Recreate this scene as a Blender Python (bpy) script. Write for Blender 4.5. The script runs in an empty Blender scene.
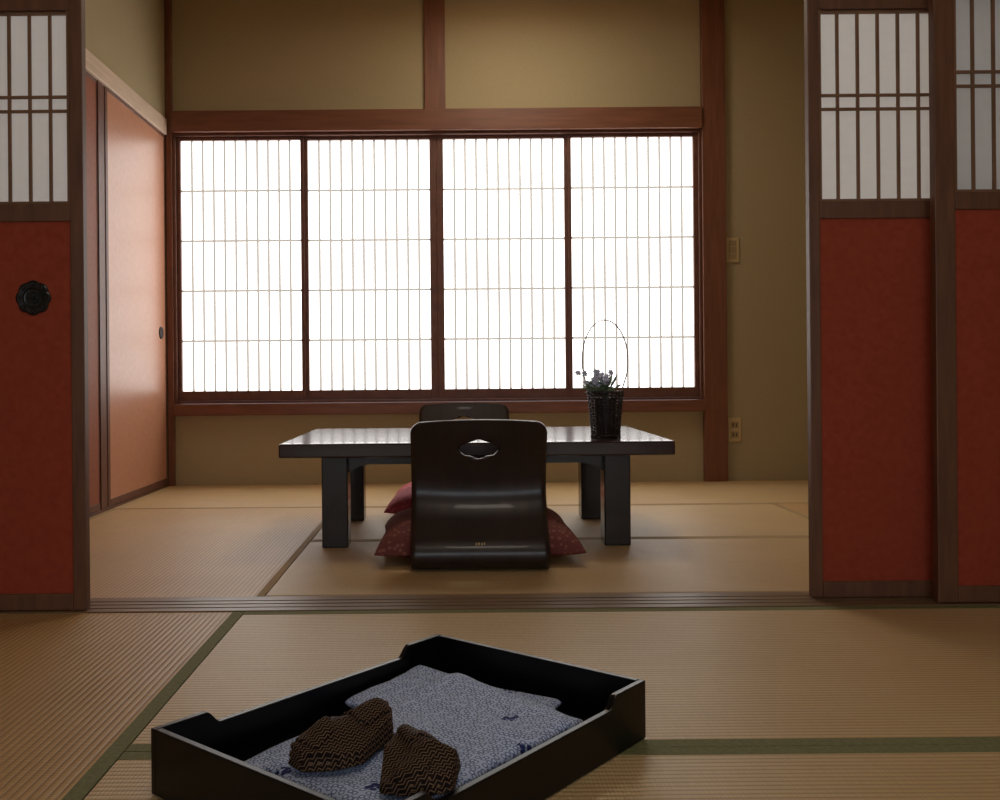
import bpy, bmesh, math, random
from mathutils import Vector, Matrix, noise
random.seed(4)
C = bpy.context.scene.collection

# ------------------------------------------------------------------ helpers
def s2l(c):
    out = []
    for v in c[:3]:
        v = v / 255.0
        out.append(v / 12.92 if v <= 0.04045 else ((v + 0.055) / 1.055) ** 2.4)
    return (out[0], out[1], out[2], 1.0)

def new_mat(name):
    m = bpy.data.materials.new(name)
    m.use_nodes = True
    nt = m.node_tree
    b = nt.nodes["Principled BSDF"]
    return m, nt, b

def noise_mat(name, col, col2=None, scale=8, rough=0.6, bump=0.1, stretch=(1, 1, 1), spec=0.5, detail=6, coat=0.0, bdist=0.002):
    m, nt, b = new_mat(name)
    col2 = col2 or tuple(v * 0.85 for v in col)
    tc = nt.nodes.new("ShaderNodeTexCoord")
    mp = nt.nodes.new("ShaderNodeMapping")
    mp.inputs["Scale"].default_value = stretch
    nz = nt.nodes.new("ShaderNodeTexNoise")
    nz.inputs["Scale"].default_value = scale
    nz.inputs["Detail"].default_value = detail
    r = nt.nodes.new("ShaderNodeValToRGB")
    r.color_ramp.elements[0].position = 0.3
    r.color_ramp.elements[1].position = 0.7
    r.color_ramp.elements[0].color = s2l(col2)
    r.color_ramp.elements[1].color = s2l(col)
    nt.links.new(tc.outputs["Object"], mp.inputs[0])
    nt.links.new(mp.outputs[0], nz.inputs["Vector"])
    nt.links.new(nz.outputs["Fac"], r.inputs[0])
    nt.links.new(r.outputs[0], b.inputs["Base Color"])
    if bump:
        bp = nt.nodes.new("ShaderNodeBump")
        bp.inputs["Strength"].default_value = bump
        bp.inputs["Distance"].default_value = bdist
        nt.links.new(nz.outputs["Fac"], bp.inputs["Height"])
        nt.links.new(bp.outputs[0], b.inputs["Normal"])
    b.inputs["Roughness"].default_value = rough
    b.inputs["Specular IOR Level"].default_value = spec
    b.inputs["Coat Weight"].default_value = coat
    return m

def tatami_mat_mat(name, axis, c1, c2, c3):
    """ribs run along `axis`; they repeat across the other axis"""
    m, nt, b = new_mat(name)
    N, L = nt.nodes, nt.links
    tc = N.new("ShaderNodeTexCoord")
    sp = N.new("ShaderNodeSeparateXYZ")
    L.new(tc.outputs["Object"], sp.inputs[0])
    across = sp.outputs["Y"] if axis == 'X' else sp.outputs["X"]
    along = sp.outputs["X"] if axis == 'X' else sp.outputs["Y"]
    def math_(op, a, bb=None):
        n = N.new("ShaderNodeMath"); n.operation = op
        for i, v in enumerate((a, bb)):
            if v is None: continue
            if isinstance(v, (int, float)): n.inputs[i].default_value = v
            else: L.new(v, n.inputs[i])
        return n.outputs[0]
    s = math_('POWER', math_('ABSOLUTE', math_('SINE', math_('MULTIPLY', across, math.pi / 0.0135))), 0.5)
    reed = math_('SINE', math_('MULTIPLY', along, 2 * math.pi / 0.006))
    mp = N.new("ShaderNodeMapping")
    mp.inputs["Scale"].default_value = (4, 120, 1) if axis == 'X' else (120, 4, 1)
    L.new(tc.outputs["Object"], mp.inputs[0])
    nz = N.new("ShaderNodeTexNoise"); nz.inputs["Scale"].default_value = 1.0; nz.inputs["Detail"].default_value = 4
    L.new(mp.outputs[0], nz.inputs["Vector"])
    # short streaks of individual rushes (they lie across the ribs)
    mp3 = N.new("ShaderNodeMapping")
    mp3.inputs["Scale"].default_value = (260, 22, 1) if axis == 'X' else (22, 260, 1)
    L.new(tc.outputs["Object"], mp3.inputs[0])
    nz3 = N.new("ShaderNodeTexNoise"); nz3.inputs["Scale"].default_value = 1.0; nz3.inputs["Detail"].default_value = 2
    L.new(mp3.outputs[0], nz3.inputs["Vector"])
    nz2 = N.new("ShaderNodeTexNoise"); nz2.inputs["Scale"].default_value = 3.0; nz2.inputs["Detail"].default_value = 5
    L.new(tc.outputs["Object"], nz2.inputs["Vector"])
    oi = N.new("ShaderNodeObjectInfo")
    r = N.new("ShaderNodeValToRGB")
    r.color_ramp.elements[0].position = 0.28; r.color_ramp.elements[0].color = s2l(c2)
    r.color_ramp.elements[1].position = 0.72; r.color_ramp.elements[1].color = s2l(c1)
    f = math_('ADD', math_('MULTIPLY', nz.outputs["Fac"], 0.35), math_('MULTIPLY', nz2.outputs["Fac"], 0.35))
    f = math_('ADD', f, math_('MULTIPLY', nz3.outputs["Fac"], 0.3))
    f = math_('ADD', f, math_('MULTIPLY', math_('SUBTRACT', oi.outputs["Random"], 0.5), 0.22))
    L.new(f, r.inputs[0])
    mx = N.new("ShaderNodeMixRGB")
    mx.inputs[2].default_value = s2l(c3)
    L.new(r.outputs[0], mx.inputs[1])
    L.new(math_('MULTIPLY', math_('SUBTRACT', 1.0, s), 0.8), mx.inputs[0])
    L.new(mx.outputs[0], b.inputs["Base Color"])
    h = math_('ADD', s, math_('MULTIPLY', reed, 0.12))
    bp = N.new("ShaderNodeBump"); bp.inputs["Strength"].default_value = 0.5; bp.inputs["Distance"].default_value = 0.002
    L.new(h, bp.inputs["Height"]); L.new(bp.outputs[0], b.inputs["Normal"])
    b.inputs["Roughness"].default_value = 0.42
    b.inputs["Specular IOR Level"].default_value = 0.55
    return m

def emis_mat(name, col, strength):
    m, nt, b = new_mat(name)
    b.inputs["Base Color"].default_value = s2l(col)
    b.inputs["Emission Color"].default_value = s2l(col)
    b.inputs["Emission Strength"].default_value = strength
    b.inputs["Roughness"].default_value = 0.9
    b.inputs["Specular IOR Level"].default_value = 0.0
    return m

def paper_mat(name, col, trans=0.5):
    m = bpy.data.materials.new(name); m.use_nodes = True
    nt = m.node_tree; N, L = nt.nodes, nt.links
    for n in list(N):
        if n.type != 'OUTPUT_MATERIAL': N.remove(n)
    out = [n for n in N if n.type == 'OUTPUT_MATERIAL'][0]
    nz = N.new("ShaderNodeTexNoise"); nz.inputs["Scale"].default_value = 25; nz.inputs["Detail"].default_value = 8
    r = N.new("ShaderNodeValToRGB")
    r.color_ramp.elements[0].color = s2l(tuple(v * 0.97 for v in col)); r.color_ramp.elements[1].color = s2l(col)
    L.new(nz.outputs["Fac"], r.inputs[0])
    d = N.new("ShaderNodeBsdfDiffuse"); t = N.new("ShaderNodeBsdfTranslucent"); mx = N.new("ShaderNodeMixShader")
    L.new(r.outputs[0], d.inputs[0]); L.new(r.outputs[0], t.inputs[0])
    mx.inputs[0].default_value = trans
    L.new(d.outputs[0], mx.inputs[1]); L.new(t.outputs[0], mx.inputs[2]); L.new(mx.outputs[0], out.inputs[0])
    return m

def empty(name, loc=(0, 0, 0), rot=0):
    e = bpy.data.objects.new(name, None)
    e.location = loc; e.rotation_euler = (0, 0, rot)
    e.empty_display_size = 0.1
    C.objects.link(e)
    return e

def obj_from_bm(name, bm, mats, parent=None, smooth=False):
    me = bpy.data.meshes.new(name)
    bmesh.ops.recalc_face_normals(bm, faces=bm.faces[:])
    bm.to_mesh(me); bm.free()
    if not isinstance(mats, (list, tuple)): mats = [mats]
    for m in mats: me.materials.append(m)
    if smooth:
        for p in me.polygons: p.use_smooth = True
    o = bpy.data.objects.new(name, me)
    C.objects.link(o)
    if parent: o.parent = parent
    return o

def add_box(bm, b, mi=0):
    x0, x1, y0, y1, z0, z1 = b[:6]
    vs = [bm.verts.new(p) for p in ((x0, y0, z0), (x1, y0, z0), (x1, y1, z0), (x0, y1, z0), (x0, y0, z1), (x1, y0, z1), (x1, y1, z1), (x0, y1, z1))]
    for q in ((0, 3, 2, 1), (4, 5, 6, 7), (0, 1, 5, 4), (1, 2, 6, 5), (2, 3, 7, 6), (3, 0, 4, 7)):
        f = bm.faces.new([vs[i] for i in q]); f.material_index = mi

def boxes(name, bl, mats, parent=None, bevel=0.0, seg=2):
    bm = bmesh.new()
    for b in bl:
        add_box(bm, b, b[6] if len(b) > 6 else 0)
    o = obj_from_bm(name, bm, mats, parent)
    if bevel:
        md = o.modifiers.new("bevel", 'BEVEL'); md.width = bevel; md.segments = seg; md.limit_method = 'ANGLE'
    return o

def tube(bm, pts, r, n=6, closed=False, mi=0):
    pts = [Vector(p) for p in pts]
    rings = []
    k = len(pts)
    for i, p in enumerate(pts):
        a = pts[(i - 1) % k] if (closed or i > 0) else p
        c = pts[(i + 1) % k] if (closed or i < k - 1) else p
        t = (c - a).normalized()
        up = Vector((0, 0, 1)) if abs(t.z) < 0.95 else Vector((1, 0, 0))
        u = t.cross(up).normalized(); v = t.cross(u).normalized()
        rr = r[i] if isinstance(r, (list, tuple)) else r
        rings.append([bm.verts.new(p + u * math.cos(2 * math.pi * j / n) * rr + v * math.sin(2 * math.pi * j / n) * rr) for j in range(n)])
    for i in range(k if closed else k - 1):
        A, B = rings[i], rings[(i + 1) % k]
        for j in range(n):
            f = bm.faces.new((A[j], A[(j + 1) % n], B[(j + 1) % n], B[j])); f.smooth = True; f.material_index = mi
    if not closed:
        bm.faces.new(rings[0][::-1]).material_index = mi
        bm.faces.new(rings[-1]).material_index = mi

# ------------------------------------------------------------------ materials
M_wall = noise_mat("sand_plaster_wall", (176, 161, 128), (166, 151, 118), scale=180, rough=0.95, bump=0.25, spec=0.1, bdist=0.001)
M_ceil = noise_mat("ceiling_cedar", (190, 160, 115), (170, 138, 95), scale=6, stretch=(1, 14, 1), rough=0.7, bump=0.05)
M_wood = noise_mat("red_brown_timber", (128, 79, 54), (106, 63, 42), scale=5, stretch=(12, 12, 1), rough=0.45, bump=0.05)
M_woodh = noise_mat("red_brown_timber_rail", (128, 79, 54), (106, 63, 42), scale=5, stretch=(1, 12, 12), rough=0.45, bump=0.05)
M_frame = noise_mat("window_frame_wood", (114, 73, 56), (94, 58, 45), scale=6, stretch=(3, 8, 3), rough=0.5, bump=0.05)
M_doorfr = noise_mat("door_frame_wood", (116, 74, 48), (94, 58, 36), scale=7, stretch=(8, 8, 1), rough=0.5, bump=0.05)
M_kumi_d = noise_mat("door_lattice_wood", (132, 94, 64), (110, 76, 50), scale=8, rough=0.6, bump=0.0)
M_kumi = paper_mat("window_lattice_wood", (168, 165, 160), 0.40)
M_red = noise_mat("vermilion_fusuma_paper", (162, 69, 45), (150, 60, 38), scale=60, rough=0.75, bump=0.15, spec=0.25, bdist=0.001)
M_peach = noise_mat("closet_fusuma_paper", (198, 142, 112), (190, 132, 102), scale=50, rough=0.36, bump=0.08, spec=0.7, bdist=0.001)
M_brick = noise_mat("closet_fusuma_brown_paper", (152, 92, 68), (140, 82, 60), scale=50, rough=0.6, bump=0.08, spec=0.3, bdist=0.001)  # reddish-brown paper of the nearer closet panels
M_litwood = noise_mat("window_lit_lintel_wood", (224, 200, 178), (206, 182, 160), scale=6, stretch=(10, 1, 10), rough=0.45, bump=0.04)  # glancing window light put into the lintel's pale colour
M_sill = noise_mat("threshold_wood", (132, 102, 72), (108, 80, 54), scale=6, stretch=(1, 20, 20), rough=0.4, bump=0.05)
M_groove = noise_mat("threshold_groove", (60, 40, 26), (44, 30, 20), scale=10, rough=0.6, bump=0)
M_black = noise_mat("black_iron", (24, 20, 18), (14, 11, 10), scale=30, rough=0.35, bump=0.1)
M_lacq = noise_mat("dark_lacquer", (30, 24, 22), (24, 18, 17), scale=3, rough=0.24, bump=0.0, coat=0.2)
M_tabletop = noise_mat("table_lacquer", (54, 35, 35), (44, 27, 27), scale=4, stretch=(1, 10, 1), rough=0.2, bump=0.0, coat=0.5)
M_chair = noise_mat("chair_lacquer", (46, 31, 28), (30, 20, 19), scale=3, stretch=(8, 1, 1), rough=0.36, bump=0.0, coat=0.15)
M_tray = noise_mat("tray_lacquer", (14, 12, 13), (10, 9, 10), scale=12, rough=0.3, bump=0.02, spec=0.3)
M_plate = noise_mat("switch_plastic", (196, 174, 128), (186, 164, 118), scale=10, rough=0.4, bump=0)
M_plate2 = noise_mat("switch_rocker", (160, 138, 98), (150, 128, 90), scale=10, rough=0.4, bump=0)
M_doorpaper = paper_mat("door_shoji_paper", (250, 253, 254), 0.5)
M_winpaper = emis_mat("daylit_shoji_paper", (255, 254, 252), 2.6)
M_fillpaper = emis_mat("rear_fill_shoji_paper", (236, 245, 255), 2.5)  # glow of the fill window added behind the viewer
M_border = noise_mat("tatami_border_green", (126, 124, 80), (104, 104, 64), scale=120, rough=0.8, bump=0.2)
M_border2 = noise_mat("tatami_border_tan", (178, 150, 106), (156, 130, 90), scale=120, rough=0.8, bump=0.2)
TX = tatami_mat_mat("tatami_rush_x", 'X', (226, 198, 150), (196, 162, 110), (136, 104, 62))
TY = tatami_mat_mat("tatami_rush_y", 'Y', (214, 176, 120), (184, 144, 92), (126, 92, 54))
M_core = noise_mat("straw_core", (150, 120, 75), scale=20, rough=0.9)
M_sub = noise_mat("subfloor_board", (110, 80, 50), scale=5, rough=0.8)
M_lamp = emis_mat("lamp_diffuser_back", (255, 242, 220), 14.0)
M_fill_lamp = emis_mat("fill_lamp_diffuser_front", (255, 243, 226), 7.5)

# ------------------------------------------------------------------ room shell
XL, XR, XLF = -1.53, 2.15, -1.97
YB = 5.16; ZC = 2.68; YR = -2.0
T0, T1 = 2.41, 2.56      # threshold zone
boxes("floor", [(-2.1, 2.3, -2.15, 5.4, -0.16, -0.052)], M_sub)
boxes("ceiling", [(-2.1, 2.3, -2.15, 5.4, ZC, ZC + 0.1)], M_ceil)
boxes("trim_8", [(XLF + 0.01, XR - 0.01, y, y + 0.035, ZC - 0.035, ZC - 0.001) for y in [-1.6 + 0.45 * i for i in range(9)]] +
      [(XL + 0.01, XR - 0.01, y, y + 0.035, ZC - 0.035, ZC - 0.001) for y in [2.9 + 0.45 * i for i in range(5)]], M_woodh)
# back wall around window opening
WX0, WX1, WZ0, WZ1 = -1.495, 1.35, 0.378, 1.895
boxes("wall_back", [(-1.75, WX0, YB, YB + 0.12, -0.05, ZC), (WX0, WX1, YB, YB + 0.12, -0.05, WZ0), (WX0, WX1, YB, YB + 0.12, WZ1, ZC),
                    (WX1, 2.3, YB, YB + 0.12, -0.05, ZC)], M_wall)
boxes("wall_left", [(XL - 0.02, XL, 2.58, YB, 1.97, ZC), (XL - 0.2, XL - 0.1, 2.58, YB, -0.05, ZC)], M_wall)
boxes("wall_right", [(XR, XR + 0.1, YR, YB, -0.05, ZC)], M_wall)
boxes("wall_front_left", [(XLF - 0.1, XLF, YR, T0, -0.05, ZC)], M_wall)
# rear wall (behind the viewer) with an unseen shoji window added as soft frontal fill
RX0, RX1, RZ0, RZ1 = -1.5, 1.7, 0.35, 1.9
boxes("wall_rear", [(-2.07, RX0, YR - 0.1, YR, -0.05, ZC), (RX1, 2.25, YR - 0.1, YR, -0.05, ZC),
                    (RX0, RX1, YR - 0.1, YR, -0.05, RZ0), (RX0, RX1, YR - 0.1, YR, RZ1, ZC)], M_wall)
w2 = empty("rear_fill_window")
bl = [(RX0, RX1, YR - 0.06, YR + 0.01, RZ0, RZ0 + 0.05), (RX0, RX1, YR - 0.06, YR + 0.01, RZ1 - 0.05, RZ1)]
for k in range(5):
    x = RX0 + (RX1 - RX0 - 0.04) * k / 4
    bl.append((x, x + 0.04, YR - 0.06, YR + 0.005, RZ0 + 0.05, RZ1 - 0.05))
boxes("frame", bl, M_frame, w2)
bl = [(RX0 + 0.02 + 0.0533 * k, RX0 + 0.027 + 0.0533 * k, YR - 0.03, YR - 0.02, RZ0 + 0.05, RZ1 - 0.05) for k in range(1, 60)]
bl += [(RX0, RX1, YR - 0.031, YR - 0.021, z, z + 0.007) for z in (0.65, 0.93, 1.2, 1.48, 1.7)]
boxes("lattice", bl, M_kumi_d, w2)
boxes("paper", [(RX0, RX1, YR - 0.04, YR - 0.036, RZ0 + 0.04, RZ1 - 0.04)], M_fillpaper, w2)
# partition above doors
boxes("wall_partition", [(-2.07, XR, T0 + 0.02, T1 - 0.02, 1.84, ZC), (-2.07, -1.86, T0 + 0.02, T1 - 0.02, -0.05, 1.84)], M_wall)
boxes("trim_1", [(-1.86, XR, T0, T1, 1.78, 1.84)], M_woodh, bevel=0.003)
# posts / beams on back wall
boxes("trim_2", [(1.352, 1.478, YB - 0.035, YB - 0.001, 0.0, ZC)], M_wood, bevel=0.004)
boxes("trim_3", [(-0.135, -0.022, YB - 0.02, YB - 0.001, 2.012, ZC)], M_wood, bevel=0.003)
boxes("trim_4", [(XL + 0.001, WX0, YB - 0.03, YB - 0.001, 0.0, ZC)], M_wood, bevel=0.003)
boxes("trim_5", [(WX0 + 0.001, 1.351, YB - 0.05, YB - 0.001, WZ1 + 0.002, 2.01)], M_woodh, bevel=0.004)
boxes("trim_6", [(WX0 + 0.001, 1.351, YB - 0.05, YB - 0.001, 0.378, 0.44)], M_woodh, bevel=0.004)

# shoji window
win = empty("window_1")
papers = [(-1.458, -0.810), (-0.772, -0.113), (-0.038, 0.616), (0.653, 1.312)]
cuts = [(-1.478, -0.791), (-0.791, -0.0755), (-0.0755, 0.6345), (0.6345, 1.335)]
PZ0, PZ1 = 0.508, 1.862
boxes("jamb_frame", [(WX0 + 0.001, -1.479, YB - 0.02, YB + 0.1, 0.441, WZ1), (1.336, WX1 - 0.001, YB - 0.02, YB + 0.1, 0.441, WZ1),
                     (-1.479, 1.336, YB - 0.02, YB + 0.1, WZ1 - 0.014, WZ1), (-1.479, 1.336, YB - 0.02, YB + 0.1, 0.441, 0.455)], M_frame, win, bevel=0.002)
for i, ((a, b), (c, d)) in enumerate(zip(papers, cuts)):
    off = 0.0 if i in (0, 3) else 0.012
    y0 = YB + 0.0 + off; y1 = y0 + 0.03
    boxes("panel_frame_%d" % (i + 1), [(c, a, y0, y1, 0.456, 1.88), (b, d, y0, y1, 0.456, 1.88), (a, b, y0, y1, PZ1, 1.88), (a, b, y0, y1, 0.456, PZ0)], M_frame, win, bevel=0.002)
    bm = bmesh.new()
    def strip(x0_, x1_, yy, z0_, z1_):
        bm.faces.new([bm.verts.new(p) for p in ((x0_, yy, z0_), (x1_, yy, z0_), (x1_, yy, z1_), (x0_, yy, z1_))])
    nv = 10
    zs = [PZ0] + [PZ0 + (PZ1 - PZ0) * k / 5 for k in range(1, 5)] + [PZ1]
    hh = 0.0060
    for k in range(1, nv + 1):
        x = a + (b - a) * k / (nv + 1)
        for za, zb in zip(zs[:-1], zs[1:]):
            strip(x - 0.0060, x + 0.0060, y0 + 0.016, za + (hh if za > PZ0 else 0), zb - (hh if zb < PZ1 else 0))
    for z in zs[1:-1]:
        strip(a, b, y0 + 0.016, z - hh, z + hh)
    obj_from_bm("lattice_%d" % (i + 1), bm, M_kumi, win)
    boxes("paper_%d" % (i + 1), [(a - 0.005, b + 0.005, y0 + 0.024, y0 + 0.026, PZ0 - 0.005, PZ1 + 0.005)], M_winpaper, win)

# left closet: fusuma, lintel, sill
boxes("trim_7", [(XL - 0.1, XL + 0.012, 2.58, YB - 0.032, 1.885, 1.97)], M_litwood, bevel=0.004)
boxes("baseboard_left", [(XL - 0.1, XL - 0.001, 2.58, YB - 0.032, -0.05, 0.012)], M_frame, bevel=0.003)
def fusuma_side(name, x, ya, yb, handle_y, mat):
    e = empty(name)
    z0, z1 = 0.014, 1.883
    w = 0.03
    boxes("panel", [(x, x + 0.022, ya + w, yb - w * 0.2, z0 + w, z1 - 0.012)], mat, e)
    boxes("frame", [(x - 0.002, x + 0.027, ya, ya + w, z0, z1), (x - 0.002, x + 0.024, yb - w * 0.2, yb, z0, z1),
                    (x - 0.002, x + 0.027, ya + w, yb - w * .2, z0, z0 + w), (x - 0.002, x + 0.027, ya + w, yb - w * .2, z1 - 0.012, z1)], M_frame, e, bevel=0.002)
    bm = bmesh.new()
    bmesh.ops.create_cone(bm, cap_ends=True, segments=24, radius1=0.034, radius2=0.03, depth=0.006,
                          matrix=Matrix.Translation((x + 0.025, handle_y, 0.82)) @ Matrix.Rotation(math.pi / 2, 4, 'Y'))
    obj_from_bm("recessed_pull", bm, M_black, e)
boxes("trim_9", [(XL - 0.06, XL - 0.002, 4.165, 4.235, 0.014, 1.884)], M_frame)
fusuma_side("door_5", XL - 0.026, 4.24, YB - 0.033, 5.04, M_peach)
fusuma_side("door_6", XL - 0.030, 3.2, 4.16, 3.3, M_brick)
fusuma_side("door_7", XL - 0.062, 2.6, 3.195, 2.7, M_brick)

# threshold (shikii) with grooves
bl = [(-1.86, XR, T0, T1, -0.05, -0.006, 1)]
ys = [T0, T0 + 0.03, T0 + 0.038, T0 + 0.066, T0 + 0.074, T0 + 0.1, T0 + 0.108, T1]
for i in range(0, 8, 2):
    bl.append((-1.86, XR, ys[i], ys[i + 1], -0.0055, 0.003, 0))
boxes("trim_10", bl, [M_sill, M_groove])

# sliding doors between rooms
def sliding_door(name, xa, xb, y, ztop=1.525, zmid=1.035, hx=None, stile=0.034):
    e = empty(name)
    t = 0.028
    z0, z1 = 0.005, 1.778
    zr0 = zmid - 0.045
    boxes("frame", [(xa, xa + stile, y, y + t, z0, z1), (xb - stile, xb, y, y + t, z0, z1),
                    (xa + stile, xb - stile, y, y + t, z0, z0 + 0.042), (xa + stile, xb - stile, y, y + t, zr0, zmid),
                    (xa + stile, xb - stile, y, y + t, ztop, ztop + 0.05), (xa + stile, xb - stile, y, y + t, z1 - 0.03, z1)], M_doorfr, e, bevel=0.0025)
    boxes("lower_panel", [(xa + stile, xb - stile, y + 0.006, y + t - 0.004, z0 + 0.042, zr0)], M_red, e)
    boxes("upper_panel", [(xa + stile, xb - stile, y + 0.006, y + t - 0.004, ztop + 0.05, z1 - 0.03)], M_red, e)
    bl = []
    a, b = xa + stile, xb - stile
    bl += [(a, a + 0.007, y + 0.004, y + 0.018, zmid, ztop), (b - 0.007, b, y + 0.004, y + 0.018, zmid, ztop)]
    n = round((b - a) / 0.0525)
    for k in range(1, n):
        x = a + (b - a) * k / n
        bl.append((x - 0.0033, x + 0.0033, y + 0.010, y + 0.018, zmid, ztop))
    zc = zmid + (ztop - zmid) * 0.52
    for z in (zc - 0.018, zc + 0.018, ztop - 0.005, zmid + 0.004):
        bl.append((a, b, y + 0.009, y + 0.0175, z - 0.0033, z + 0.0033))
    boxes("lattice", bl, M_kumi_d, e)
    bm = bmesh.new()
    bm.faces.new([bm.verts.new(p) for p in ((a, y + 0.0185, zmid), (b, y + 0.0185, zmid), (b, y + 0.0185, ztop), (a, y + 0.0185, ztop))])
    obj_from_bm("paper", bm, M_doorpaper, e)
    if hx is not None:
        hz = 0.797
        bm = bmesh.new()
        n = 96
        prof = [(1.0, 0.0), (1.0, -0.004), (0.9, -0.007), (0.62, -0.006), (0.58, -0.002), (0.5, -0.001)]
        rings = []
        for (rr, dy) in prof:
            ring = []
            for j in range(n):
                th = 2 * math.pi * j / n
                R = 0.042 * rr * (1 + (0.09 * abs(math.cos(4 * th)) - 0.03 if rr > 0.8 else 0))
                ring.append(bm.verts.new((hx + R * math.cos(th), y + 0.0055 + dy, hz + R * math.sin(th))))
            rings.append(ring)
        for A, B in zip(rings[:-1], rings[1:]):
            for j in range(n):
                bm.faces.new((A[j], A[(j + 1) % n], B[(j + 1) % n], B[j]))
        bm.faces.new(rings[-1]); bm.faces.new(rings[0])
        for k in range(8):
            th = 2 * math.pi * k / 8
            bmesh.ops.create_uvsphere(bm, u_segments=8, v_segments=6, radius=0.005, matrix=Matrix.Translation((hx + 0.034 * math.cos(th), y - 0.001, hz + 0.034 * math.sin(th))))
            bmesh.ops.create_uvsphere(bm, u_segments=8, v_segments=6, radius=0.003, matrix=Matrix.Translation((hx + 0.014 * math.cos(th), y + 0.004, hz + 0.014 * math.sin(th))))
        bmesh.ops.create_uvsphere(bm, u_segments=12, v_segments=8, radius=0.005, matrix=Matrix.Translation((hx, y + 0.003, hz)))
        obj_from_bm("door_pull", bm, M_black, e)
sliding_door("door_1", -1.83, -0.93, T0 + 0.008, hx=-1.059)
sliding_door("door_2", 0.932, 1.832, T0 + 0.072, stile=0.028, ztop=1.535)
sliding_door("door_3", 1.226, 2.126, T0 + 0.008, ztop=1.60, zmid=1.045, stile=0.052)

# wall switch and outlet
def plate(name, x, z, w, h, kind):
    e = empty(name)
    boxes("cover_plate", [(x - w / 2, x + w / 2, YB - 0.009, YB - 0.0005, z - h / 2, z + h / 2)], M_plate, e, bevel=0.003)
    if kind == 's':
        boxes("rockers", [(x - w * .28, x + w * .28, YB - 0.011, YB - 0.009, z + s - 0.015, z + s + 0.015) for s in (-0.035, 0, 0.035)], M_plate2, e, bevel=0.001)
    else:
        boxes("socket_faces", [(x - 0.02, x + 0.02, YB - 0.0105, YB - 0.009, z + q - 0.018, z + q + 0.018) for q in (-0.026, 0.026)], M_plate2, e, bevel=0.0005)
        boxes("socket_slots", [(x + s - 0.0025, x + s + 0.0025, YB - 0.011, YB - 0.010, z + q - 0.009, z + q + 0.009) for s in (-0.008, 0.008) for q in (-0.026, 0.026)] , M_black, e)
plate("light_switch", 1.519, 1.245, 0.07, 0.135, 's')
plate("wall_outlet", 1.522, 0.275, 0.07, 0.13, 'o')

# ------------------------------------------------------------------ tatami
def tatami(x0, x1, y0, y1, axis, bord):
    g = 0.0012; w = 0.029 if bord == M_border else 0.022
    x0 += g; x1 -= g; y0 += g; y1 -= g
    rush = TX if axis == 'X' else TY
    bl = [(x0, x1, y0, y1, -0.05, -0.0015, 1)]
    if axis == 'X':
        bl += [(x0, x1, y0 + w, y1 - w, -0.0015, 0.0, 0), (x0, x1, y0, y0 + w, -0.0015, 0.0008, 2), (x0, x1, y1 - w, y1, -0.0015, 0.0008, 2)]
    else:
        bl += [(x0 + w, x1 - w, y0, y1, -0.0015, 0.0, 0), (x0, x0 + w, y0, y1, -0.0015, 0.0008, 2), (x1 - w, x1, y0, y1, -0.0015, 0.0008, 2)]
    boxes("tatami_mat", bl, [rush, M_core, bord])
tatami(XL, 0.29, 4.27, YB, 'X', M_border2); tatami(0.29, XR, 4.27, YB, 'X', M_border2)
tatami(XL, -0.51, T1, 4.27, 'Y', M_border2)
tatami(-0.51, 1.42, 3.42, 4.27, 'X', M_border2); tatami(-0.51, 1.42, T1, 3.42, 'X', M_border2)
tatami(1.42, XR, T1, 4.27, 'Y', M_border2)
tatami(-1.44, -0.527, 0.6, T0, 'Y', M_border); tatami(XLF, -1.44, 0.6, T0, 'Y', M_border)
tatami(-0.527, 1.4, 1.52, T0, 'X', M_border); tatami(-0.527, 1.4, 0.6, 1.52, 'X', M_border)
tatami(1.4, XR, 0.6, T0, 'Y', M_border)
tatami(XLF, 0.1, -0.35, 0.6, 'X', M_border); tatami(0.1, XR, -0.35, 0.6, 'X', M_border)
tatami(XLF, 0.1, -1.2, -0.35, 'X', M_border); tatami(0.1, XR, -1.2, -0.35, 'X', M_border)
tatami(XLF, 0.1, YR, -1.2, 'X', M_border); tatami(0.1, XR, YR, -1.2, 'X', M_border)

# ------------------------------------------------------------------ low table
tab = empty("low_table")
TX0, TX1, TY0, TY1, TZ = -0.582, 0.744, 3.19, 4.06, 0.364
boxes("table_top", [(TX0, TX1, TY0, TY1, TZ - 0.048, TZ)], M_tabletop, tab, bevel=0.006, seg=3)
lx = [(-0.450, -0.360), (0.518, 0.608)]; ly = [(3.27, 3.36), (3.86, 3.95)]
k = 1
for a, b in lx:
    for c, d in ly:
        boxes("leg_%d" % k, [(a, b, c, d, 0.001, TZ - 0.049)], M_lacq, tab, bevel=0.004); k += 1
def apron(name, p0, p1, horiz, fixed):
    bm = bmesh.new()
    n = 24; top = TZ - 0.049
    L = p1 - p0
    rows = []
    for i in range(n + 1):
        t = i / n; s = p0 + L * t
        e = min(t, 1 - t) * L
        dz = 0.032 + 0.028 * max(0.0, 1 - e / 0.07) ** 2
        rows.append((s, top - dz))
    vs = []
    for s, zb in rows:
        q = []
        for yy in (fixed - 0.011, fixed + 0.011):
            for zz in (top, zb):
                q.append(bm.verts.new((s, yy, zz) if horiz else (yy, s, zz)))
        vs.append(q)
    for A, B in zip(vs[:-1], vs[1:]):
        bm.faces.new((A[0], B[0], B[1], A[1])); bm.faces.new((A[2], A[3], B[3], B[2]))
        bm.faces.new((A[1], B[1], B[3], A[3])); bm.faces.new((A[0], A[2], B[2], B[0]))
    bm.faces.new((vs[0][0], vs[0][1], vs[0][3], vs[0][2])); bm.faces.new((vs[-1][0], vs[-1][2], vs[-1][3], vs[-1][1]))
    obj_from_bm(name, bm, M_lacq, tab)
apron("apron_front", -0.360, 0.518, True, 3.315)
apron("apron_back", -0.360, 0.518, True, 3.905)
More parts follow.
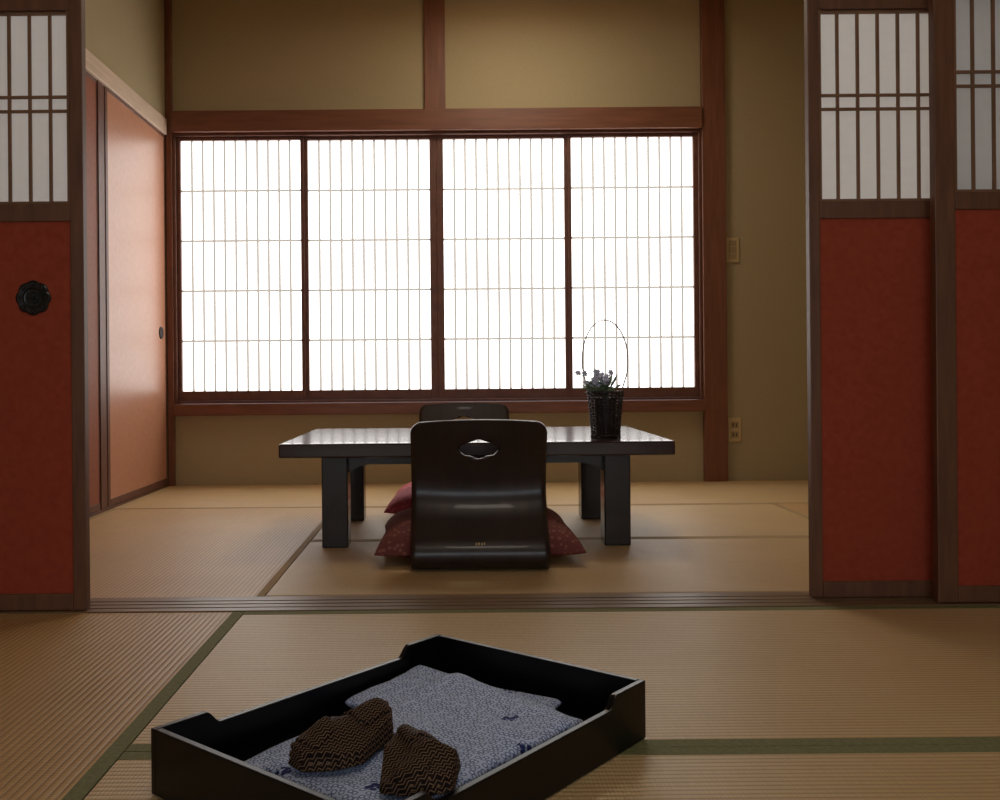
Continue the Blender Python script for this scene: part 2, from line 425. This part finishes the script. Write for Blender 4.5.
apron("apron_left", 3.36, 3.86, False, -0.405)
apron("apron_right", 3.36, 3.86, False, 0.563)

# ------------------------------------------------------------------ legless chairs
def catmull(P, n):
    out = []
    for i in range(len(P) - 1):
        p0 = P[max(i - 1, 0)]; p1 = P[i]; p2 = P[i + 1]; p3 = P[min(i + 2, len(P) - 1)]
        for j in range(n):
            t = j / n
            out.append(tuple(0.5 * ((2 * b) + (-a + c) * t + (2 * a - 5 * b + 4 * c - d) * t * t + (-a + 3 * b - 3 * c + d) * t ** 3) for a, b, c, d in zip(p0, p1, p2, p3)))
    out.append(tuple(P[-1]))
    return out

def legless_chair(name, loc, rot):
    e = empty(name, loc, rot)
    prof = catmull([(-0.035, 0.447), (-0.010, 0.38), (0.020, 0.30), (0.034, 0.24), (0.028, 0.20), (0.004, 0.158), (-0.03, 0.12), (-0.062, 0.088), (-0.082, 0.058), (-0.078, 0.028), (-0.05, 0.010), (0.0, 0.0075), (0.15, 0.0075), (0.30, 0.0075), (0.40, 0.0075)], 8)
    s = [0]
    for a, b in zip(prof[:-1], prof[1:]): s.append(s[-1] + math.hypot(b[0] - a[0], b[1] - a[1]))
    tot = s[-1]
    samp = [0.04 * (1 - math.cos(math.pi / 2 * i / 10)) for i in range(10)]
    samp += [0.04 + (tot - 0.08) * i / 60 for i in range(61)]
    samp += [tot - 0.04 + 0.04 * math.sin(math.pi / 2 * i / 10) for i in range(1, 11)]
    def at(d):
        for i in range(len(s) - 1):
            if s[i + 1] >= d - 1e-9:
                t = (d - s[i]) / (s[i + 1] - s[i]); break
        a, b = prof[i], prof[i + 1]
        return a[0] + (b[0] - a[0]) * t, a[1] + (b[1] - a[1]) * t
    nu = 24; th = 0.0055
    bm = bmesh.new(); F = []; Bk = []
    for d in samp:
        y, z = at(d)
        y2, z2 = at(min(d + 0.014, tot)); y1, z1 = at(max(d - 0.014, 0))
        tv = Vector((y2 - y1, z2 - z1)).normalized(); nrm = Vector((-tv.y, tv.x))
        end = min(d, tot - d); r = 0.04
        w = 0.209
        W = w - (r - math.sqrt(max(r * r - (r - end) ** 2, 0))) if end < r else w
        rf = []; rb = []
        for j in range(nu + 1):
            u = -1 + 2 * j / nu
            x = u * W
            crown = 0.006 * (1 - u * u) * math.exp(-(d / 0.03) ** 2)
            dish = 0.012 * (u * u) * math.exp(-((d - 0.14) / 0.13) ** 2)
            rf.append(bm.verts.new((x, y + nrm.x * th + dish, z + nrm.y * th + crown)))
            rb.append(bm.verts.new((x, y - nrm.x * th + dish, z - nrm.y * th + crown)))
        F.append(rf); Bk.append(rb)
    m = len(samp)
    for i in range(m - 1):
        for j in range(nu):
            bm.faces.new((F[i][j], F[i][j + 1], F[i + 1][j + 1], F[i + 1][j]))
            bm.faces.new((Bk[i][j], Bk[i + 1][j], Bk[i + 1][j + 1], Bk[i][j + 1]))
        bm.faces.new((F[i][0], F[i + 1][0], Bk[i + 1][0], Bk[i][0]))
        bm.faces.new((F[i][nu], Bk[i][nu], Bk[i + 1][nu], F[i + 1][nu]))
    for j in range(nu):
        bm.faces.new((F[0][j], Bk[0][j], Bk[0][j + 1], F[0][j + 1]))
        bm.faces.new((F[-1][j], F[-1][j + 1], Bk[-1][j + 1], Bk[-1][j]))
    for f in bm.faces: f.smooth = True
    o = obj_from_bm("bentwood_shell_raw", bm, M_chair)
    cb = bmesh.new(); n = 72; A = []; B = []
    for j in range(n):
        t = 2 * math.pi * j / n
        cx = math.cos(t); sy = math.sin(t)
        rx = 0.059 * (abs(cx) ** 0.85) * (1 if cx > 0 else -1)
        rz = 0.024 * (abs(sy) ** 0.9) * (1 if sy > 0 else -1) * (1 + 0.2 * math.exp(-(cx / 0.35) ** 2) + 0.07 * math.cos(8 * t))
        A.append(cb.verts.new((rx, -0.2, 0.362 + rz))); B.append(cb.verts.new((rx, 0.2, 0.362 + rz)))
    for j in range(n): cb.faces.new((A[j], A[(j + 1) % n], B[(j + 1) % n], B[j]))
    cb.faces.new(A[::-1]); cb.faces.new(B)
    co = obj_from_bm("cut", cb, M_chair)
    md = o.modifiers.new("b", 'BOOLEAN'); md.operation = 'DIFFERENCE'; md.object = co; md.solver = 'EXACT'
    dg = bpy.context.evaluated_depsgraph_get(); dg.update()
    me = bpy.data.meshes.new_from_object(o.evaluated_get(dg))
    me.name = "bentwood_shell"
    res = bpy.data.objects.new("bentwood_shell", me); C.objects.link(res); res.parent = e
    bpy.data.objects.remove(o); bpy.data.objects.remove(co)
    return e

ch1 = legless_chair("legless_chair", (0.080, 2.935, 0.001), 0)
ch2 = legless_chair("legless_chair", (0.055, 4.44, 0.001), math.pi)
M_gold = noise_mat("gold_inlay", (200, 170, 110), scale=10, rough=0.4, bump=0)
bm = bmesh.new()
for k, (dx, w) in enumerate([(-0.012, 0.004), (-0.004, 0.006), (0.006, 0.005), (0.013, 0.003)]):
    bmesh.ops.create_cube(bm, size=1, matrix=Matrix.Translation((dx, -0.0745, 0.083 + 0.001 * (k % 2))) @ Matrix.Rotation(-0.65, 4, 'X') @ Matrix.Diagonal((w, 0.001, 0.008, 1)))
obj_from_bm("gold_mark", bm, M_gold, ch1)

# ------------------------------------------------------------------ cushions
def cushion_material(name, c1, c2):
    m, nt, b = new_mat(name); N, L = nt.nodes, nt.links
    tc = N.new("ShaderNodeTexCoord"); v = N.new("ShaderNodeTexVoronoi"); v.inputs["Scale"].default_value = 60
    r = N.new("ShaderNodeValToRGB"); r.color_ramp.elements[0].position = 0.28; r.color_ramp.elements[1].position = 0.42
    r.color_ramp.elements[0].color = s2l(c2); r.color_ramp.elements[1].color = s2l(c1)
    L.new(tc.outputs["Object"], v.inputs["Vector"]); L.new(v.outputs["Distance"], r.inputs[0]); L.new(r.outputs[0], b.inputs["Base Color"])
    b.inputs["Roughness"].default_value = 0.8
    return m
M_cush = cushion_material("maroon_cushion_fabric", (112, 54, 50), (144, 88, 74))
M_cush2 = cushion_material("rose_cushion_fabric", (180, 68, 76), (194, 92, 92))

def pillow_bm(bm, w, d, t, n=28, pinch=0.06, seed=0, flat=0.35, mi=0, wr_amp=0.07):
    rnd = random.Random(seed); ph = [rnd.uniform(0, 6) for _ in range(6)]
    top = []; bot = []
    for i in range(n + 1):
        rt = []; rb = []
        for j in range(n + 1):
            u = -math.cos(math.pi * i / n); v = -math.cos(math.pi * j / n)
            k = 1 + pinch * (u * u * v * v) - pinch * 0.6 * (u * u * (1 - v * v) + v * v * (1 - u * u))
            x = u * w / 2 * k; y = v * d / 2 * k
            h = max(0, (1 - abs(u) ** 5) * (1 - abs(v) ** 5)) ** 0.5
            wr = wr_amp * math.sin(7 * u + ph[0] + 3 * v) * math.sin(6 * v + ph[1]) * h
            zt = t * (flat + (1 - flat) * h * (1 + wr))
            zb = t * flat * (1 - h)
            border = i in (0, n) or j in (0, n)
            if border: zt = zb = t * flat
            a = bm.verts.new((x, y, zt)); rt.append(a)
            rb.append(a if border else bm.verts.new((x, y, zb)))
        top.append(rt); bot.append(rb)
    for i in range(n):
        for j in range(n):
            f = bm.faces.new((top[i][j], top[i + 1][j], top[i + 1][j + 1], top[i][j + 1])); f.smooth = True; f.material_index = mi
            q = (bot[i][j], bot[i][j + 1], bot[i + 1][j + 1], bot[i + 1][j])
            if len(set(q)) == 4 and set(q) != {top[i][j], top[i + 1][j], top[i + 1][j + 1], top[i][j + 1]}:
                f = bm.faces.new(q); f.smooth = True; f.material_index = mi
def cushion(loc, w, d, t, rot, mat, seed):
    bm = bmesh.new(); pillow_bm(bm, w, d, t, seed=seed, flat=0.2, pinch=0.03)
    o = obj_from_bm("floor_cushion", bm, mat)
    for p in o.data.polygons: p.use_smooth = True
    o.location = loc; o.rotation_euler = (0, 0, rot)
    return o
cushion((0.080, 3.210, 0.0165), 0.635, 0.54, 0.12, 0.01, M_cush, 1)
cushion((0.048, 4.09, 0.0165), 0.62, 0.52, 0.11, -0.03, M_cush2, 2)

# ------------------------------------------------------------------ flower basket
fb = empty("flower_basket", (0.548, 3.42, TZ))
M_wick = noise_mat("dark_wicker", (50, 40, 36), (34, 26, 24), scale=60, rough=0.5, bump=0.2)
M_leaf = paper_mat("leaf_green", (122, 146, 120), 0.4)
M_petal = paper_mat("petal_pale_blue", (222, 226, 244), 0.4)
bm = bmesh.new()
H = 0.165
def rad(z): return 0.049 + 0.014 * (z / H) ** 1.3
n = 72; ns = 24
for lvl in range(15):
    z = 0.006 + lvl * (H - 0.012) / 14
    pts = []
    for j in range(n):
        a = 2 * math.pi * j / n
        rr = rad(z) + 0.0024 * math.sin(ns / 2 * a + (lvl % 2) * math.pi)
        pts.append((rr * math.cos(a), rr * math.sin(a), z))
    tube(bm, pts, 0.0026 if lvl not in (0, 14) else 0.005, 5, closed=True)
for j in range(ns):
    a = 2 * math.pi * j / ns
    tube(bm, [(rad(z) * math.cos(a), rad(z) * math.sin(a), z) for z in (0.002, H * .33, H * .66, H)], 0.0026, 5)
bmesh.ops.create_cone(bm, cap_ends=True, segments=32, radius1=0.036, radius2=0.04, depth=H - 0.03, matrix=Matrix.Translation((0, 0, H / 2 - 0.012)))
obj_from_bm("woven_body", bm, M_wick, fb)
bm = bmesh.new()
for off in (-0.004, 0.004):
    pts = []
    for i in range(41):
        t = math.pi * i / 40 * 1.24 - 0.12 * math.pi
        pts.append((0.082 * math.cos(t), off, 0.272 + 0.145 * math.sin(t)))
    pts = [(0.056, off, H - 0.01)] + pts + [(-0.056, off, H - 0.01)]
    tube(bm, pts, 0.0018, 5)
M_hoop = noise_mat("pale_bamboo_hoop", (150, 134, 120), (130, 112, 100), scale=30, rough=0.5, bump=0)
obj_from_bm("hoop_handle", bm, M_hoop, fb)
bm = bmesh.new()
rnd = random.Random(7)
def leaf(bm, base, dirv, ln, wd, droop):
    dirv = Vector(dirv).normalized(); side = dirv.cross(Vector((0, 0, 1))).normalized()
    tw = rnd.uniform(-1, 1)
    side = (side * math.cos(tw) + dirv.cross(side) * math.sin(tw)).normalized()
    L_, R_ = [], []
    n = 6
    for i in range(n + 1):
        t = i / n
        c = Vector(base) + dirv * ln * t + Vector((0, 0, -droop * t * t))
        w = wd * math.sin(math.pi * min(t * 0.93 + 0.07, 1.0)) + 0.0003
        L_.append(bm.verts.new(c + side * w)); R_.append(bm.verts.new(c - side * w))
        if i:
            f = bm.faces.new((L_[i - 1], L_[i], R_[i], R_[i - 1])); f.smooth = True; f.material_index = 0
for k in range(80):
    a = rnd.uniform(0, 2 * math.pi); r0 = rnd.uniform(0, 0.045)
    b = (r0 * math.cos(a) - 0.010, r0 * math.sin(a), H - 0.015 + rnd.uniform(0, 0.035))
    leaf(bm, b, (math.cos(a) - 0.45, math.sin(a), rnd.uniform(0.3, 1.6)), rnd.uniform(0.028, 0.058), rnd.uniform(0.004, 0.008), rnd.uniform(0.0, 0.02))
for k in range(26):
    a = rnd.uniform(0, 2 * math.pi); l = rnd.uniform(0.02, 0.07)
    rr_ = rnd.uniform(0.2, 1)
    top = Vector((0.058 * rr_ * math.cos(a) - 0.020, -abs(0.05 * math.sin(a) * rr_), H + l))
    if k == 0: top = Vector((-0.098, -0.01, H + 0.064))
    if k == 1: top = Vector((-0.075, -0.01, H + 0.062))
    if k == 2: top = Vector((-0.070, -0.02, H + 0.030))
    tube(bm, [(0.01 * math.cos(a), 0.01 * math.sin(a), H - 0.03), top * 0.5 + Vector((0, 0, H * 0.5)), top], 0.0013, 5, mi=0)
    tilt = Matrix.Rotation(rnd.uniform(0.5, 1.4), 4, 'X') @ Matrix.Rotation(rnd.uniform(-.5, .5), 4, 'Y')
    for p in range(6):
        b = 2 * math.pi * p / 6
        bmm = Matrix.Translation(top) @ tilt @ Matrix.Rotation(b, 4, 'Z') @ Matrix.Translation((0.006, 0, 0)) @ Matrix.Diagonal((1.3, 0.75, 0.35, 1))
        r = bmesh.ops.create_uvsphere(bm, u_segments=8, v_segments=6, radius=0.0056, matrix=bmm)
        fs = set()
        for v in r['verts']:
            for f in v.link_faces: fs.add(f)
        for f in fs: f.material_index = 1
obj_from_bm("flower_arrangement", bm, [M_leaf, M_petal], fb)

# ------------------------------------------------------------------ lacquer tray
TC = (-0.062, 1.460); TA = math.radians(50)
tray = empty("lacquer_tray", (TC[0], TC[1], 0.0015), TA)
LU, LV, TH, TK = 0.626 / 2, 0.448 / 2, 0.094, 0.011
bm = bmesh.new()
add_box(bm, (-LU + TK, LU - TK, -LV + TK, LV - TK, 0.004, 0.014))
obj_from_bm("tray_bottom", bm, M_tray, tray)
boxes("short_walls", [(-LU, -LU + TK, -LV + TK, LV - TK, 0, TH), (LU - TK, LU, -LV + TK, LV - TK, 0, TH)], M_tray, tray, bevel=0.0015)
def long_wall(name, y0, y1):
    lo = TH - 0.02
    a, b = -LU + 0.16 * 2 * LU, LU - 0.16 * 2 * LU
    xs = [(-LU, TH), (a - 0.012, TH)]
    for i in range(1, 8):
        t = i / 8; xs.append((a - 0.012 + 0.026 * t, TH - 0.02 * (3 * t * t - 2 * t ** 3)))
    xs += [(a + 0.014, lo), (b - 0.014, lo)]
    for i in range(1, 8):
        t = 1 - i / 8; xs.append((b + 0.012 - 0.026 * t, TH - 0.02 * (3 * t * t - 2 * t ** 3)))
    xs += [(b + 0.012, TH), (LU, TH)]
    bm = bmesh.new()
    A = [[bm.verts.new((x, y, z)) for x, z in xs] for y in (y0, y1)]
    Bt = [[bm.verts.new((x, y, 0)) for x, z in xs] for y in (y0, y1)]
    for i in range(len(xs) - 1):
        bm.faces.new((A[0][i], A[0][i + 1], Bt[0][i + 1], Bt[0][i]))
        bm.faces.new((A[1][i], Bt[1][i], Bt[1][i + 1], A[1][i + 1]))
        bm.faces.new((A[0][i], A[1][i], A[1][i + 1], A[0][i + 1]))
        bm.faces.new((Bt[0][i], Bt[0][i + 1], Bt[1][i + 1], Bt[1][i]))
    bm.faces.new((A[0][0], Bt[0][0], Bt[1][0], A[1][0])); bm.faces.new((A[0][-1], A[1][-1], Bt[1][-1], Bt[0][-1]))
    o = obj_from_bm(name, bm, M_tray, tray)
    md = o.modifiers.new("bevel", 'BEVEL'); md.width = 0.0015; md.segments = 2; md.limit_method = 'ANGLE'; md.angle_limit = 0.9
long_wall("long_wall_1", -LV, -LV + TK)
long_wall("long_wall_2", LV - TK, LV)

# folded yukata
def yukata_mat():
    m, nt, b = new_mat("yukata_cotton"); N, L = nt.nodes, nt.links
    tc = N.new("ShaderNodeTexCoord"); v = N.new("ShaderNodeTexVoronoi"); v.inputs["Scale"].default_value = 100
    v.voronoi_dimensions = '2D'; v.inputs["Randomness"].default_value = 0.5
    r = N.new("ShaderNodeValToRGB")
    r.color_ramp.elements[0].position = 0.20; r.color_ramp.elements[0].color = s2l((204, 218, 244))
    r.color_ramp.elements[1].position = 0.32; r.color_ramp.elements[1].color = s2l((44, 66, 138))
    e = r.color_ramp.elements.new(0.50); e.color = s2l((192, 208, 238))
    v2 = N.new("ShaderNodeTexVoronoi"); v2.inputs["Scale"].default_value = 6.5; v2.voronoi_dimensions = '2D'
    r2 = N.new("ShaderNodeValToRGB"); r2.color_ramp.interpolation = 'CONSTANT'
    r2.color_ramp.elements[0].color = (1, 1, 1, 1); r2.color_ramp.elements[1].position = 0.085; r2.color_ramp.elements[1].color = (0, 0, 0, 1)
    v3 = N.new("ShaderNodeTexVoronoi"); v3.inputs["Scale"].default_value = 110; v3.voronoi_dimensions = '2D'
    r3 = N.new("ShaderNodeValToRGB"); r3.color_ramp.elements[0].position = 0.40; r3.color_ramp.elements[0].color = (1, 1, 1, 1); r3.color_ramp.elements[1].position = 0.55; r3.color_ramp.elements[1].color = (0, 0, 0, 1)
    mu = N.new("ShaderNodeMath"); mu.operation = 'MULTIPLY'
    mx = N.new("ShaderNodeMixRGB"); mx.inputs[2].default_value = s2l((40, 50, 108))
    for vv in (v, v2, v3): L.new(tc.outputs["Object"], vv.inputs["Vector"])
    L.new(v.outputs["Distance"], r.inputs[0]); L.new(v2.outputs["Distance"], r2.inputs[0]); L.new(v3.outputs["Distance"], r3.inputs[0])
    L.new(r2.outputs[0], mu.inputs[0]); L.new(r3.outputs[0], mu.inputs[1])
    L.new(r.outputs[0], mx.inputs[1]); L.new(mu.outputs[0], mx.inputs[0])
    L.new(mx.outputs[0], b.inputs["Base Color"])
    nz = N.new("ShaderNodeTexNoise"); nz.inputs["Scale"].default_value = 12; nz.inputs["Detail"].default_value = 2
    bp = N.new("ShaderNodeBump"); bp.inputs["Strength"].default_value = 0.6; bp.inputs["Distance"].default_value = 0.016
    L.new(tc.outputs["Object"], nz.inputs["Vector"]); L.new(nz.outputs["Fac"], bp.inputs["Height"]); L.new(bp.outputs[0], b.inputs["Normal"])
    b.inputs["Roughness"].default_value = 0.85; b.inputs["Specular IOR Level"].default_value = 0.2
    return m
M_yuk = yukata_mat()
def cloth_slab(bm, poly, z, t, seed, amp=0.004, lift=None):
    """lift(a, b) -> extra height of the whole layer (both faces), for the rumples near the rim"""
    rnd = random.Random(seed); ph = [rnd.uniform(0, 6) for _ in range(4)]
    n = 48
    P = [Vector(p) for p in poly]
    top = []; bot = []
    for i in range(n + 1):
        rt = []; rb = []
        a = 0.5 - 0.5 * math.cos(math.pi * i / n)
        for j in range(n + 1):
            b = 0.5 - 0.5 * math.cos(math.pi * j / n)
            p = (P[0] * (1 - a) + P[1] * a) * (1 - b) + (P[3] * (1 - a) + P[2] * a) * b
            ed = min(a, 1 - a, b, 1 - b)
            h = min(1, ed * 18) ; h = math.sqrt(1 - (1 - h) ** 2)
            wv = amp * (math.sin(9 * a + ph[0] + 4 * b) + 0.6 * math.sin(13 * b + ph[1] - 5 * a) + 0.5 * math.sin(24 * a + 9 * b + ph[2])) * min(1, ed * 8)
            jx = 0.003 * math.sin(11 * b + ph[3]) + 0.001 * math.sin(27 * b + ph[2])
            jy = 0.003 * math.sin(9 * a + ph[1]) + 0.001 * math.sin(23 * a + ph[0])
            lf = lift(a, b) if lift else 0.0
            border = ed < 1e-6
            zt = z + t * 0.5 + t * 0.5 * h + wv + lf
            zb = z + t * 0.5 - t * 0.5 * h + lf * 0.6
            if border: zt = z + t * 0.5 + lf * 0.8
            va = bm.verts.new((p.x + jx, p.y + jy, zt)); rt.append(va)
            rb.append(va if border else bm.verts.new((p.x + jx, p.y + jy, zb)))
        top.append(rt); bot.append(rb)
    for i in range(n):
        for j in range(n):
            f = bm.faces.new((top[i][j], top[i + 1][j], top[i + 1][j + 1], top[i][j + 1])); f.smooth = True
            q = (bot[i][j], bot[i][j + 1], bot[i + 1][j + 1], bot[i + 1][j])
            if set(q) != {top[i][j], top[i + 1][j], top[i + 1][j + 1], top[i][j + 1]}:
                f = bm.faces.new(q); f.smooth = True
yuk = empty("folded_yukata", (TC[0], TC[1], 0.0), TA)
bm = bmesh.new()
cloth_slab(bm, [(-0.285, -0.195), (0.19, -0.18), (0.225, 0.198), (-0.285, 0.15)], 0.0165, 0.018, 1, 0.0008)
obj_from_bm("lower_fold", bm, M_yuk, yuk)
bm = bmesh.new()
cloth_slab(bm, [(-0.02, -0.19), (0.262, -0.095), (0.238, 0.202), (0.04, 0.196)], 0.0355, 0.016, 2, 0.0016,
           lift=lambda a, b: 0.010 * math.exp(-((b - 0.95) / 0.2) ** 2) * a)
obj_from_bm("sleeve_fold", bm, M_yuk, yuk)
bm = bmesh.new()
cloth_slab(bm, [(-0.262, -0.198), (0.165, -0.198), (0.212, 0.090), (-0.255, 0.045)], 0.0530, 0.018, 3, 0.0020,
           lift=lambda a, b: (0.012 * math.exp(-((a - 0.9) / 0.09) ** 2) + 0.008 * math.exp(-((a - 0.68 - 0.1 * b) / 0.05) ** 2)) * (0.4 + 0.6 * b))
obj_from_bm("upper_fold", bm, M_yuk, yuk)

# folded sashes (obi)
def obi_mat():
    m, nt, b = new_mat("obi_brocade"); N, L = nt.nodes, nt.links
    tc = N.new("ShaderNodeTexCoord"); sp = N.new("ShaderNodeSeparateXYZ"); L.new(tc.outputs["Object"], sp.inputs[0])
    def ma(op, a, bb=None):
        n = N.new("ShaderNodeMath"); n.operation = op
        for i, v in enumerate((a, bb)):
            if v is None: continue
            if isinstance(v, (int, float)): n.inputs[i].default_value = v
            else: L.new(v, n.inputs[i])
        return n.outputs[0]
    u = ma('ADD', ma('MULTIPLY', sp.outputs[0], 0.8), ma('MULTIPLY', sp.outputs[1], 0.6))
    w_ = ma('SUBTRACT', ma('MULTIPLY', sp.outputs[1], 0.8), ma('MULTIPLY', sp.outputs[0], 0.6))
    zig = ma('PINGPONG', u, 0.005)
    s = ma('SINE', ma('MULTIPLY', ma('ADD', ma('ADD', w_, zig), ma('MULTIPLY', sp.outputs[2], 0.7)), 2 * math.pi / 0.0062))
    r = N.new("ShaderNodeValToRGB"); r.color_ramp.elements[0].position = 0.78; r.color_ramp.elements[1].position = 0.96
    r.color_ramp.elements[0].color = s2l((26, 17, 15)); r.color_ramp.elements[1].color = s2l((134, 104, 76))
    L.new(ma('ADD', ma('MULTIPLY', s, 0.5), 0.5), r.inputs[0]); L.new(r.outputs[0], b.inputs["Base Color"])
    b.inputs["Roughness"].default_value = 0.8; b.inputs["Specular IOR Level"].default_value = 0.2
    return m
M_obi = obi_mat()
def sash(px, py, z, outline, t, ridge, seed, flap, flap2):
    """soft, crumpled packet of folded sash: irregular outline, stacked edges, creased ridge, loose flaps"""
    e = empty("folded_sash", (px, py, z), 0)
    def dense(o, n=7):
        out = []
        for a, b in zip(o, o[1:] + o[:1]):
            for k in range(n): out.append(Vector((a[0] + (b[0] - a[0]) * k / n, a[1] + (b[1] - a[1]) * k / n)))
        # round corners a little
        for _ in range(2):
            out = [(out[i - 1] + out[i] * 2 + out[(i + 1) % len(out)]) / 4 for i in range(len(out))]
        return out
    ra, rb = Vector(ridge[0]), Vector(ridge[1]); rd = (rb - ra); rl = rd.length; rdn = rd / rl
    def top(p):
        s_ = max(0.0, min(rl, (p - ra).dot(rdn)))
        d = (p - (ra + rdn * s_)).length
        z_ = t * (1.0 - 0.75 * (d / 0.06) ** 1.15)
        z_ += 0.010 * noise.noise(Vector((p.x * 32 + seed, p.y * 32, 0.3))) + 0.004 * abs(noise.noise(Vector((p.x * 75, p.y * 75 + seed, 1.3))))
        return max(z_, t * 0.30)
    P = dense(outline); m_ = len(P); cen = (ra + rb) / 2
    bm = bmesh.new(); rings = []
    # side wall made of stacked fold edges
    for k, (sc, fz) in enumerate([(0.95, 0.0), (1.0, 0.15), (0.985, 0.33), (0.95, 0.38), (0.99, 0.50), (0.975, 0.68), (0.94, 0.74), (0.965, 0.9)]):
        rings.append([bm.verts.new((*(cen + (p - cen) * sc), max(0.0003, fz * top(cen + (p - cen) * 0.97)))) for p in P])
    for sc in (0.93, 0.86, 0.78, 0.69, 0.6, 0.5, 0.4, 0.3, 0.2, 0.1):
        ring = []
        for p in P:
            # collapse towards the ridge segment rather than one point
            s_ = max(0.0, min(rl, (p - ra).dot(rdn))); base = ra + rdn * s_
            base = cen + (base - cen) * 0.9
            q = base + (p - base) * sc
            ring.append(bm.verts.new((q.x, q.y, top(q))))
        rings.append(ring)
    for A, B in zip(rings[:-1], rings[1:]):
        for j in range(m_):
            bm.faces.new((A[j], A[(j + 1) % m_], B[(j + 1) % m_], B[j]))
    bm.faces.new(rings[0]); bm.faces.new(rings[-1])
    obj_from_bm("folded_layers", bm, M_obi, e, smooth=True)
    # loose flaps draped on the packet
    for nm, fl, th in (("loose_flap", flap, 0.005), ("loose_end", flap2, 0.004)):
        F = dense(fl, 6); fc = sum(F, Vector((0, 0))) / len(F); k_ = len(F)
        bm = bmesh.new(); rings = []
        for sc, dz in ((0.97, -0.002), (1.0, th * 0.5), (0.97, th), (0.8, th), (0.6, th), (0.4, th), (0.2, th)):
            rings.append([bm.verts.new((*(fc + (p - fc) * sc), max(0.0006, top(fc + (p - fc) * sc) + dz + 0.001))) for p in F])
        for A, B in zip(rings[:-1], rings[1:]):
            for j in range(k_): bm.faces.new((A[j], A[(j + 1) % k_], B[(j + 1) % k_], B[j]))
        bm.faces.new(rings[0]); bm.faces.new(rings[-1])
        obj_from_bm(nm, bm, M_obi, e, smooth=True)
sash(-0.152, 1.316, 0.0755,
     [(-0.074, -0.040), (-0.052, -0.066), (-0.008, -0.062), (0.030, -0.040), (0.044, 0.000), (0.066, 0.040), (0.062, 0.070), (0.022, 0.078), (-0.014, 0.050), (-0.050, 0.018)],
     0.050, [(-0.030, -0.022), (0.040, 0.050)], 3.1,
     [(-0.010, 0.030), (0.022, 0.000), (0.060, 0.042), (0.056, 0.068), (0.020, 0.074)],
     [(-0.066, -0.036), (-0.030, -0.058), (-0.006, -0.030), (-0.044, 0.006)])
sash(-0.052, 1.240, 0.0755,
     [(-0.044, -0.056), (0.006, -0.066), (0.050, -0.052), (0.056, -0.006), (0.060, 0.030), (0.030, 0.046), (0.004, 0.064), (-0.026, 0.056), (-0.044, 0.018)],
     0.046, [(-0.018, 0.030), (0.026, -0.014)], 8.4,
     [(-0.030, 0.044), (-0.008, 0.004), (0.030, 0.018), (0.026, 0.042), (0.002, 0.058)],
     [(-0.034, -0.050), (0.014, -0.058), (0.030, -0.022), (-0.016, -0.004)])

# ------------------------------------------------------------------ ceiling lamps
def ceiling_lamp(name, x, y, mat):
    e = empty(name)
    z1 = ZC - 0.036
    s = 0.27
    boxes("wood_frame", [(x - s, x + s, y - s, y - s + 0.02, z1 - 0.1, z1), (x - s, x + s, y + s - 0.02, y + s, z1 - 0.1, z1),
                         (x - s, x - s + 0.02, y - s + 0.02, y + s - 0.02, z1 - 0.1, z1), (x + s - 0.02, x + s, y - s + 0.02, y + s - 0.02, z1 - 0.1, z1)], M_woodh, e)
    boxes("diffuser", [(x - s + 0.02, x + s - 0.02, y - s + 0.02, y + s - 0.02, z1 - 0.115, z1 - 0.02)], mat, e)
ceiling_lamp("front_fill_lamp", 0.35, 4.3, M_lamp)
ceiling_lamp("front_fill_lamp", 0.2, 1.0, M_fill_lamp)  # unseen lamp added to fill the front room

# ------------------------------------------------------------------ world + camera
w = bpy.data.worlds.new("World"); bpy.context.scene.world = w; w.use_nodes = True
w.node_tree.nodes["Background"].inputs[0].default_value = (0.75, 0.85, 1.0, 1); w.node_tree.nodes["Background"].inputs[1].default_value = 0.6
cam = bpy.data.cameras.new("camera"); co = bpy.data.objects.new("camera", cam); C.objects.link(co)
cam.sensor_width = 36; cam.lens = 34.4; cam.clip_start = 0.05
cam.shift_x = 0.048; cam.shift_y = -0.028
co.matrix_world = Matrix.Translation((0, 0, 0.6)) @ Matrix.Rotation(math.pi / 2, 4, 'X') @ Matrix.Rotation(math.radians(-0.5), 4, 'Z')
bpy.context.scene.camera = co
vs = bpy.context.scene.view_settings
vs.view_transform = 'Standard'; vs.look = 'None'
